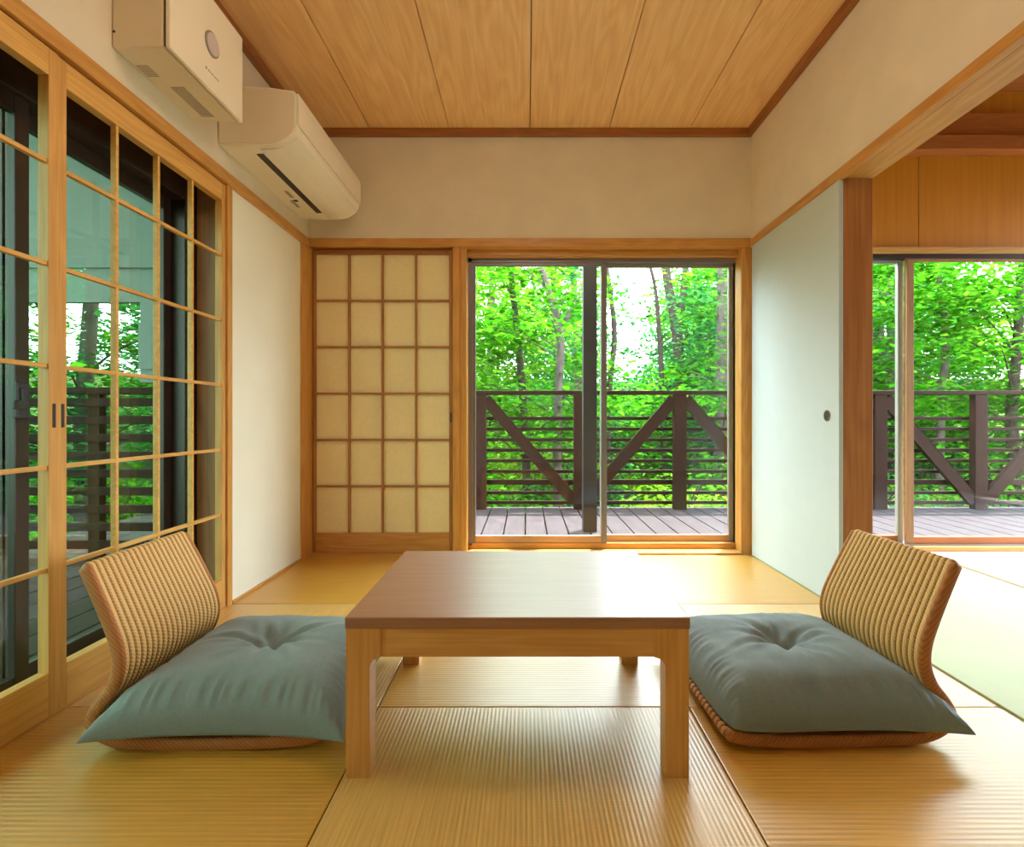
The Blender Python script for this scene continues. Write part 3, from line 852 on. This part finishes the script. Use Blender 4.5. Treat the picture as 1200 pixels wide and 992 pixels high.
# faint maker's line under the badge: a dot and a short run of strokes
m = MB()
m.disc((-1.0945, 1.913, 1.998), 0.005, 0.001, 'x', 12)
for k, (wd, hh) in enumerate(((.006, .006), (.005, .005), (.006, .005), (.004, .006), (.006, .005), (.005, .005), (.006, .006), (.005, .005))):
    y = 1.925 + k * 0.0085
    m.box(-1.0945, -1.0935, y, y + wd, 1.9945, 1.9945 + hh)
m.build('maker_mark', M['greyplastic'], t)
def grille(x0, x1, y0, y1, nm):
    g = MB(); g.box(x0, x1, y0, y1, ZB - 0.0015, ZB + 0.001); o = g.build(nm, M['ac_side'], t)
    h = MB()
    nx, ny = max(3, int((x1 - x0) / 0.008)), max(3, int((y1 - y0) / 0.008))
    for i in range(nx):
        for j in range(ny):
            cx, cy = x0 + (i + .5) * (x1 - x0) / nx, y0 + (j + .5) * (y1 - y0) / ny
            h.box(cx - 0.0026, cx + 0.0026, cy - 0.0026, cy + 0.0026, ZB - 0.0024, ZB - 0.001)
    q = h.build('grille_holes', M['greyplastic'], o)
    q.data.transform(Matrix.Translation(-Vector(t['_o'])))
grille(-1.262, -1.222, 1.806, 1.868, 'side_grille')
grille(-1.226, -1.178, 1.925, 2.115, 'main_grille')
m = MB(); m.disc((-1.267, Y0 + 0.0005, 1.988), 0.004, -0.002, 'y', 10); m.build('screw', M['darkplastic'], t)

# ---------------------------------------------------------------- deck, railing, post
m = MB()
x = -3.2
while x < 6.6:
    m.box(x + 0.004, x + 0.146, 3.50, 5.06, -0.035, 0.0, 0.003)
    x += 0.152
y = -1.0
x = -3.2
while x < -1.56:
    m.box(x + 0.004, x + 0.146, 0.0, 3.496, -0.035, -0.004, 0.003)
    x += 0.152
struct(m.build('deck', M['deck']))
m = MB(); m.box(-3.2, 6.6, 3.48, 3.56, -0.25, -0.04); m.box(-3.2, 6.6, 4.9, 5.0, -0.25, -0.04)
for x in (-3.1, -1.0, 1.1, 3.2, 5.3): m.box(x - .05, x + .05, 4.85, 5.0, -1.3, -0.25)
struct(m.build('deck_substructure', M['railwood']))
YRL = 4.95
t = thing('deck_railing', 'dark brown timber railing with slats and diagonal braces along the deck', 'railing', (1.79, YRL, 0))
px = [-0.41 + 0.88 * k for k in range(-3, 8)]
m = MB(); m.box(px[0] - 0.06, px[-1] + 0.06, YRL - 0.05, YRL + 0.05, 1.008, 1.043, 0.004); m.build('top_rail', M['railwood'], t)
for z, hh in ((.80, .030), (.705, .028), (.61, .028), (.517, .030), (.422, .028), (.328, .028), (.232, .045), (.138, .028), (.050, .030)):
    m = MB(); m.box(px[0] - 0.05, px[-1] + 0.05, YRL + 0.03, YRL + 0.055, z - hh / 2, z + hh / 2, 0.003); m.build('slat', M['railwood'], t)
for k, x in enumerate(px):
    m = MB(); m.box(x - 0.055, x + 0.055, YRL - 0.045, YRL + 0.03, 0.0, 1.008, 0.004); m.build('post', M['railwood_z'], t)
for k in range(len(px) - 1):
    a, b = px[k], px[k + 1]
    down = (k % 2 == 1)         # post 3 (x=-.41) is index 3: falls towards the next post
    za, zb = (0.97, 0.07) if down else (0.07, 0.97)
    m = MB(); m.bar((a + 0.05, YRL - 0.015, za), (b - 0.05, YRL - 0.015, zb), 0.04, 0.10, 0.003, up=(0, 0, 1)); m.build('brace', M['railwood_z'], t)
m = MB(); m.box(0.400, 0.497, 3.94, 4.04, 0.0, ZC + 0.2, 0.004); struct(m.build('roof_post', M['roofpost']))
m = MB(); m.box(2.95, 3.05, 4.4, 4.5, 0.0, 0.001); m.bm.free()
m = MB(); m.box(3.35, 3.45, 4.16, 4.26, 0.0, 2.78, 0.004); m.bm.free()

# side yard seen through the green glass: slatted fence, hanging wall, screen wall
t = thing('slat_fence', 'dark wide-board slat fence outside the left green-glass window', 'fence', (-2.4, 2.9, 0))
for k in range(10):
    z = 0.055 + k * 0.092
    m = MB(); m.box(-3.2, -1.52, 2.89, 2.91, z - 0.022, z + 0.022, 0.003); m.build('slat', M['railwood'], t)
for x in (-1.58, -2.25, -3.15):
    m = MB(); m.box(x - 0.03, x + 0.03, 2.91, 2.96, -0.004, 0.93, 0.003); m.build('post', M['railwood_z'], t)
m = MB(); m.box(-3.2, -1.52, 2.88, 2.95, 0.925, 0.96, 0.003); m.build('top_rail', M['railwood'], t)
m = MB(); m.box(-3.2, -1.50, 2.97, 3.03, 1.60, ZC + 0.2); m.box(-2.05, -1.50, 2.97, 3.03, 0.99, 1.42); m.box(-3.2, -1.50, 2.99, 3.03, 1.42, 1.60); m.box(-2.05, -1.5, 2.955, 2.97, 1.06, 1.30)
struct(m.build('wall_exterior', M['soffit']))

# ---------------------------------------------------------------- forest
def ground(x, y):
    d = max(0.0, y - 5.2)
    g = -1.0 + 0.045 * d + 0.0016 * d * d
    if x < -3: g += 0.02 * (-3 - x)
    return g + 0.25 * noise.noise(Vector((x * 0.25, y * 0.25, 0)))
bm = bmesh.new()
NX, NY = 90, 70
gv = {}
for i in range(NX + 1):
    for j in range(NY + 1):
        x = -45 + 90 * i / NX; y = -15 + 65 * j / NY
        inside = (-1.7 < x < 5.6 and y < 5.2)
        gv[(i, j)] = bm.verts.new((x, y, ground(x, y) if not inside else -1.0))
for i in range(NX):
    for j in range(NY):
        f = bm.faces.new((gv[(i, j)], gv[(i + 1, j)], gv[(i + 1, j + 1)], gv[(i, j + 1)])); f.smooth = True
mb = MB(); mb.bm.free(); mb.bm = bm
struct(mb.build('ground', M['soil']))

def add_leaf(V, F, p, nrm, ang, s):
    """one pointed leaf folded along its rib"""
    n = nrm.normalized()
    a = n.orthogonal().normalized()
    a = Matrix.Rotation(ang, 3, n) @ a
    b = n.cross(a)
    i = len(V)
    V.extend([p - a * s * 0.5, p + b * s * 0.30 + n * s * 0.06, p + a * s * 0.5, p - b * s * 0.30 + n * s * 0.06])
    F.append((i, i + 1, i + 2, i + 3))

def leaves_object(name, V, F, mat, parent=None):
    me = bpy.data.meshes.new(name)
    me.from_pydata([tuple(v) for v in V], [], F)
    me.materials.append(mat)
    o = bpy.data.objects.new(name, me); col.objects.link(o)
    if parent: o.parent = parent
    return o

def spray(V, F, rng, c, rad, nleaf, size, flat=0.16, tilt=0.35):
    tx, ty = rng.uniform(-.25, .25), rng.uniform(-.25, .25)
    for _ in range(nleaf):
        a = rng.uniform(0, 2 * PI); r = rad * math.sqrt(rng.random())
        dx, dy = r * math.cos(a), r * math.sin(a)
        p = Vector((c[0] + dx, c[1] + dy, c[2] + dx * tx + dy * ty + rng.gauss(0, rad * flat) - 0.12 * r * r / rad))
        nrm = Vector((rng.gauss(0, tilt), rng.gauss(0, tilt), 1))
        add_leaf(V, F, p, nrm, rng.uniform(0, 2 * PI), size * rng.uniform(0.65, 1.25))

def in_clearing(x, y, z):
    """natural gap in the trees where the sky shows"""
    if y < 5: return False
    e = (z - 0.8) / y
    q = x / y
    return 0.135 < q < 0.295 and e > 0.085 + 0.25 * abs(q - 0.2) and e < 0.34

def tree(label, path, rad, mat_leaf, mat_bark, nspray, crown, leaf=0.11, lps=110, seed=0, group=None, forks=(), name='forest_tree', srad=(0.35, 0.8)):
    """path: trunk points in world space; crown: (rx, ry, z0, z1) about the trunk"""
    rng = random.Random(seed)
    base = Vector(path[0]); base.z = ground(base.x, base.y) - 0.05
    t = thing(name, label, 'tree', tuple(base), 0, group)
    pts = [base] + [Vector(p) for p in path[1:]] if path[0][2] < base.z + 0.3 else [base] + [Vector(p) for p in path]
    sm = catmull(pts, 6)
    sm = [Vector((p.x + 0.02 * noise.noise(p * 1.7), p.y, p.z)) for p in sm]
    L = len(sm)
    m = MB(); m.tube([p - base for p in sm], [rad * (1.15 - 0.62 * i / L) for i in range(L)], 9)
    trunk = m.build('trunk', mat_bark, t, local=True)
    V, F = [], []
    br = []
    top = sm[-1].z
    for f_ in forks:
        fp = catmull([Vector(q) for q in f_], 6)
        m = MB(); m.tube([p - base for p in fp], [rad * 0.75 * (1 - 0.5 * i / len(fp)) for i in range(len(fp))], 8)
        m.build('limb', mat_bark, t, local=True)
    rx, ry, z0, z1 = crown
    z1 = min(z1, 0.95 + 0.285 * base.y) if base.y > 6.5 else z1
    tries = 0; made = 0
    nb = 0
    while made < nspray and tries < nspray * 8:
        tries += 1
        k = rng.randrange(max(1, int(L * 0.25)), L)
        z = rng.uniform(z0, z1)
        near = min(sm, key=lambda p: abs(p.z - z))
        a = rng.uniform(0, 2 * PI); rr = math.sqrt(rng.uniform(0.05, 1.0))
        fall = 1.0 - 0.45 * max(0, (z - (z0 + z1) / 2) / (z1 - z0) * 2)
        c = Vector((near.x + rx * rr * math.cos(a) * fall, near.y + ry * rr * math.sin(a) * fall, z))
        if in_clearing(c.x, c.y, c.z) or c.y < 5.75 and c.x > -1.6 or (c.x > -3.6 and c.x <= -1.6 and c.y < 5.6):
            continue
        sr = rng.uniform(*srad)
        spray(V, F, rng, c - base, sr, int(lps * 0.82), leaf)
        if nb < 14:
            s0 = min(sm, key=lambda p: abs(p.z - (z - 0.35 * rr * rx)))
            mid = (s0 + c) / 2 + Vector((0, 0, 0.12))
            bp = catmull([s0, mid, c], 4)
            bm_b = MB(); bm_b.tube([p - base for p in bp], [rad * 0.18 * (1 - 0.75 * i / len(bp)) for i in range(len(bp))], 5)
            bm_b.build('branch', mat_bark, t, local=True); nb += 1
        made += 1
    leaves_object('foliage', V, F, mat_leaf, t)
    return t

def at(px, py, Y):      # picture direction at a given distance -> world point
    return Vector(((px - 617) * Y / 656, Y, 0.8 - (py - 490) * Y / 656))

BR, CO, LI = M['leaf_bright'], M['leaf_cool'], M['leaf_lime']
BK, BP = M['bark'], M['barkpale']
tree('slender dark tree with a leaning trunk, left of the black roof post', [at(618, 600, 8), at(613, 470, 8), at(607, 390, 8), at(598, 320, 8), at(590, 240, 8)], 0.062, BR, BK, 46, (1.5, 1.2, 0.5, 4.4), 0.125, 110, 1)
tree('grey crooked tree with a side limb just left of the black roof post', [at(652, 600, 7.4), at(654, 470, 7.4), at(657, 400, 7.4), at(645, 345, 7.4), at(630, 300, 7.4), at(612, 230, 7.4)], 0.062, BR, BP, 30, (1.3, 1.0, 0.9, 4.2), 0.11, 100, 2, forks=[[at(656, 395, 7.4), at(668, 365, 7.5), at(682, 345, 7.6)]])
tree('leafy young tree behind the left end of the railing', [at(566, 600, 9.5), at(570, 470, 9.5), at(578, 380, 9.5), at(572, 250, 9.5)], 0.06, LI, BP, 50, (1.6, 1.2, 0.2, 4.8), 0.13, 110, 3)
tree('grey twin-stemmed tree seen just behind the black roof post', [at(676, 600, 11), at(678, 460, 11), at(674, 350, 11), at(670, 230, 11)], 0.085, CO, BP, 34, (1.3, 1.5, 1.0, 5.2), 0.12, 100, 4, forks=[[at(678, 440, 11), at(686, 380, 11), at(690, 300, 11)]])
tree('thin dark wavy tree right of the sash meeting stile', [at(711, 600, 8.3), at(713, 470, 8.3), at(720, 400, 8.3), at(717, 350, 8.3), at(708, 300, 8.3), at(700, 240, 8.3)], 0.048, BR, BK, 12, (0.9, 0.9, 0.2, 3.9), 0.10, 90, 5)
tree('thin bare-stemmed tree at the edge of the sky gap', [at(778, 600, 9.4), at(776, 460, 9.4), at(773, 390, 9.4), at(768, 340, 9.4), at(755, 290, 9.4)], 0.045, CO, BK, 26, (1.1, 0.9, 0.3, 4.2), 0.10, 100, 6)
tree('forked dark tree with two steep limbs in the right half of the window', [at(797, 600, 11.5), at(796, 460, 11.5), at(793, 390, 11.5), at(783, 330, 11.5), at(772, 260, 11.5)], 0.13, CO, BK, 46, (1.6, 1.5, 0.4, 5.4), 0.12, 110, 7, forks=[[at(793, 395, 11.5), at(801, 340, 11.5), at(806, 270, 11.5)]])
tree('thick straight grey trunk at the right edge of the window', [at(846, 600, 9), at(847, 460, 9), at(847, 350, 9), at(846, 220, 9)], 0.115, BR, BP, 44, (1.5, 1.2, 0.3, 4.6), 0.12, 110, 8)
tree('dark straight trunk beside the thick grey trunk', [at(862, 600, 10.5), at(860, 440, 10.5), at(858, 330, 10.5), at(857, 220, 10.5)], 0.10, CO, BK, 36, (1.5, 1.2, 0.4, 5.0), 0.12, 110, 9)
tree('tall pale double trunk beside the brown post in the side-room window', [at(1047, 600, 10), at(1047, 460, 10), at(1046, 330, 10), at(1046, 220, 10)], 0.12, CO, BP, 50, (1.5, 1.2, 0.2, 5.0), 0.12, 110, 10)
tree('layered bright green maple in the middle of the side-room window', [at(1100, 600, 8.2), at(1102, 480, 8.2), at(1108, 400, 8.2), at(1098, 300, 8.2)], 0.06, BR, BP, 60, (1.7, 1.2, 0.3, 4.2), 0.12, 120, 11)
tree('bright green maple at the right edge of the side-room window', [at(1190, 600, 7.8), at(1186, 480, 7.8), at(1192, 400, 7.8), at(1200, 280, 7.8)], 0.085, BR, BK, 70, (1.9, 1.3, 0.3, 4.0), 0.12, 120, 12)
tree('lime green tree further right beyond the side-room doors', [at(1330, 600, 8.6), at(1330, 450, 8.6), at(1325, 300, 8.6)], 0.09, LI, BK, 60, (2.0, 1.5, 0.2, 4.6), 0.13, 110, 13)
# side yard
tree('grey tree in the side yard behind the slat fence', [Vector((-4.9, 6.2, -1)), Vector((-4.9, 6.2, 1)), Vector((-4.8, 6.2, 2.6)), Vector((-4.9, 6.2, 4))], 0.09, CO, BP, 50, (1.5, 1.3, 0.2, 4.2), 0.11, 110, 14)
tree('bright side-yard tree further from the slat fence', [Vector((-6.6, 6.0, -1)), Vector((-6.5, 6.0, 1)), Vector((-6.6, 6.1, 3.6))], 0.08, BR, BK, 60, (1.8, 1.6, 0.0, 4.2), 0.12, 110, 15)
tree('low side-yard tree close to the deck edge', [Vector((-4.6, 3.6, -1)), Vector((-4.7, 3.6, 0.6)), Vector((-4.6, 3.7, 2.2))], 0.06, BR, BK, 46, (1.0, 1.3, -0.3, 2.4), 0.11, 100, 16)

# back rows: three source trees, copied
def copy_tree(o, loc, rz, sc, label, group):
    c = o.copy(); col.objects.link(c); c.location = loc; c.rotation_euler = (0, 0, rz); c.scale = (sc, sc, sc)
    c['label'] = label; c['group'] = group
    for ch in list(o.children):
        d = ch.copy(); col.objects.link(d); d.parent = c
    return c
lab_far = 'distant green tree in the rows behind the nearer trunks'
srcs = []
for k, (x, y, lf, bk) in enumerate(((-2.6, 15.5, BR, BK), (6.4, 16.0, CO, BP), (-5.5, 18.0, LI, BK))):
    z = ground(x, y)
    srcs.append(tree(lab_far, [Vector((x, y, z)), Vector((x + .1, y, z + 2)), Vector((x - .1, y, z + 4.5)), Vector((x + .15, y, z + 7))], 0.12, lf, bk, 84, (2.3, 1.8, z + 0.4, z + 7.6), 0.17, 120, 40 + k, 'rows of distant trees', srad=(0.5, 1.1)))
spots = [(-9, 15), (-6.5, 13.5), (-4.5, 20), (-1.2, 19), (0.8, 15), (1.0, 21), (-0.3, 24), (2.3, 27), (-3.5, 25), (8.8, 14), (10.8, 15.5), (12.5, 13),
         (9.6, 19.5), (6.8, 22), (13.5, 18), (-8, 21), (-11, 18), (7.6, 26), (11.5, 25), (15, 22), (-13, 12), (-11, 8), (-9.5, 5), (-8.5, 1.5),
         (5.0, 13.2), (5.6, 18.5), (16.5, 15), (-6, 30), (12, 31), (17, 29), (7.8, 12.4)]
rr = random.Random(5)
for k, (x, y) in enumerate(spots):
    if 0.13 < x / max(y, .1) < 0.29 and y > 9: continue
    copy_tree(srcs[k % 3], (x, y, ground(x, y) - 0.1), rr.uniform(0, 6.28), rr.uniform(0.8, 1.15), lab_far, 'rows of distant trees')

# shrubs along the foot of the deck and up the slope
def shrub(label, x, y, w, hgt, mat, seed, group=None):
    rng = random.Random(seed)
    z = ground(x, y) - 0.03
    t = thing('shrub', label, 'shrub', (x, y, z), 0, group)
    m = MB(); V, F = [], []
    for k in range(7):
        a = rng.uniform(0, 6.28); q = rng.uniform(0.3, 1)
        tip = Vector((w * q * math.cos(a), w * q * math.sin(a), hgt * rng.uniform(0.6, 1)))
        m.tube(catmull([Vector((0, 0, 0)), tip * 0.5 + Vector((0, 0, hgt * .15)), tip], 3), [0.014, .013, .012, .011, .009, .007, .005], 5)
    m.build('stems', M['bark'], t, local=True)
    for k in range(26):
        a = rng.uniform(0, 6.28); q = math.sqrt(rng.random())
        spray(V, F, rng, Vector((w * q * math.cos(a), w * q * math.sin(a), hgt * rng.uniform(0.25, 1.0) * (1 - 0.3 * q))), w * 0.34, 70, 0.085, 0.25, 0.6)
    leaves_object('foliage', V, F, mat, t)
    return t
sh_lab = 'leafy low shrub growing beyond the deck railing'
base_sh = [shrub(sh_lab, -0.6, 7.0, 0.8, 1.15, BR, 60, 'shrubs beyond the deck'), shrub(sh_lab, 0.7, 7.6, 0.9, 1.2, CO, 61, 'shrubs beyond the deck'), shrub(sh_lab, 1.9, 6.9, 0.8, 1.1, LI, 62, 'shrubs beyond the deck')]
k = 0
for (x, y) in ((2.9, 8.2), (4.1, 7.0), (5.2, 7.8), (6.4, 7.2), (3.4, 10.2), (0.2, 10.0), (-1.8, 8.3), (1.9, 11.5), (-0.9, 12.2), (5.6, 11.0), (7.6, 9.5), (3.1, 13.5), (4.6, 15.5), (2.8, 17.5), (4.0, 20),
               (-3.4, 7.6), (-5.4, 4.9), (-4.4, 2.5), (-5.6, 7.4), (8.6, 7.6), (1.2, 9.2), (2.4, 15), (3.4, 23)):
    copy_tree(base_sh[k % 3], (x, y, ground(x, y) - 0.03), rr.uniform(0, 6.28), rr.uniform(0.8, 1.2) * (1 + max(0, y - 10) * 0.05), sh_lab, 'shrubs beyond the deck')
    k += 1
# weeds covering the forest floor
V, F = [], []
rg = random.Random(99)
for _ in range(16000):
    x = rg.uniform(-12, 16); y = 5.3 + 24 * rg.random() ** 1.6
    z = ground(x, y)
    hgt = rg.uniform(0.02, 0.35)
    add_leaf(V, F, Vector((x, y, z + hgt)), Vector((rg.gauss(0, .5), rg.gauss(0, .5), 1)), rg.uniform(0, 6.28), rg.uniform(0.10, 0.26))
o = leaves_object('undergrowth', V, F, BR)
tag(o, 'carpet of low green weeds covering the forest floor beyond the deck', 'undergrowth', kind='stuff')

# ---------------------------------------------------------------- unseen fill lamp, added to brighten walls and ceiling
t = thing('fill_lamp', 'unseen round paper fill lamp added above the low table', 'lamp', (0.02, 1.40, ZC))
m = MB(); m.disc((0.02, 1.40, ZC - 0.02), 0.05, 0.02, 'z', 24); m.build('fill_lamp_rose', M['trimdark_x'], t)
m = MB(); m.tube([(0.02, 1.40, ZC - 0.02), (0.02, 1.40, 2.40)], 0.004, 8); m.build('fill_lamp_cord', M['darkplastic'], t)
lm = bpy.data.materials.new('fill_lamp_paper'); lm.use_nodes = True
lb = lm.node_tree.nodes['Principled BSDF']
lb.inputs['Base Color'].default_value = lin(245, 235, 215)
lb.inputs['Emission Color'].default_value = (1.0, 0.90, 0.78, 1); lb.inputs['Emission Strength'].default_value = FILL_STRENGTH
m = MB()
k = 36
prof = [(0.02, 2.405), (0.14, 2.40), (0.20, 2.375), (0.22, 2.34), (0.20, 2.305), (0.14, 2.285), (0.02, 2.28)]
rings = [[m.bm.verts.new((0.02 + r * math.cos(2 * PI * a / k), 1.40 + r * math.sin(2 * PI * a / k), z)) for a in range(k)] for r, z in prof]
for i in range(len(rings) - 1):
    for a in range(k):
        f = m.bm.faces.new((rings[i][a], rings[i][(a + 1) % k], rings[i + 1][(a + 1) % k], rings[i + 1][a])); f.smooth = True
m.bm.faces.new(rings[0]); m.bm.faces.new(rings[-1])
m.build('fill_lamp_shade', lm, t)

# ---------------------------------------------------------------- light
SKY = 19.0
wd = bpy.data.worlds.new('World'); scn.world = wd; wd.use_nodes = True
bg = wd.node_tree.nodes['Background']
bg.inputs['Color'].default_value = (0.86, 0.94, 1.0, 1); bg.inputs['Strength'].default_value = SKY
sun = bpy.data.lights.new('sun', 'SUN'); sun.energy = 30.0; sun.angle = math.radians(1.0); sun.color = (1.0, 0.95, 0.85)
so = bpy.data.objects.new('sun', sun); col.objects.link(so)
d = Vector((-0.22, -0.30, -1.0)).normalized()
so.rotation_euler = d.to_track_quat('-Z', 'Y').to_euler()
def portal(name, loc, rot, sx, sy):
    l = bpy.data.lights.new(name, 'AREA'); l.shape = 'RECTANGLE'; l.size = sx; l.size_y = sy
    l.cycles.is_portal = True
    o = bpy.data.objects.new(name, l); col.objects.link(o); o.location = loc; o.rotation_euler = rot
    return o
# portals guide sky sampling through each opening (light leaves along local -Z)
portal('sky_portal_back', (0.46, 3.50, 0.9), (-PI / 2, 0, 0), 1.66, 1.8)
portal('sky_portal_side', (3.15, 3.51, 0.9), (-PI / 2, 0, 0), 3.4, 1.8)
portal('sky_portal_left', (-1.52, 1.5, 0.9), (0, -PI / 2, 0), 1.8, 1.8)
portal('sky_portal_end', (XE + 0.13, 2.33, 1.05), (0, PI / 2, 0), 2.1, 1.8)

# ---------------------------------------------------------------- camera
cam = bpy.data.cameras.new('camera'); co = bpy.data.objects.new('camera', cam); col.objects.link(co)
co.location = (0, 0, 0.80); co.rotation_euler = (PI / 2, 0, 0)
cam.sensor_width = 36.0; cam.lens = 656 / 1200 * 36
cam.shift_x = -17 / 1200; cam.shift_y = -6 / 1200
cam.clip_start = 0.02; cam.clip_end = 300
scn.camera = co

scn.view_settings.view_transform = 'Standard'
try: scn.view_settings.look = 'None'
except Exception: pass
scn.view_settings.gamma = 1.0; scn.view_settings.exposure = 0.06
scn.view_settings.use_curve_mapping = False
scn.cycles.use_denoising = True
scn.cycles.max_bounces = 12; scn.cycles.diffuse_bounces = 8; scn.cycles.glossy_bounces = 5
scn.cycles.transparent_max_bounces = 24
scn.cycles.sample_clamp_indirect = 12
for o in bpy.data.objects:
    if '_o' in o.keys(): del o['_o']
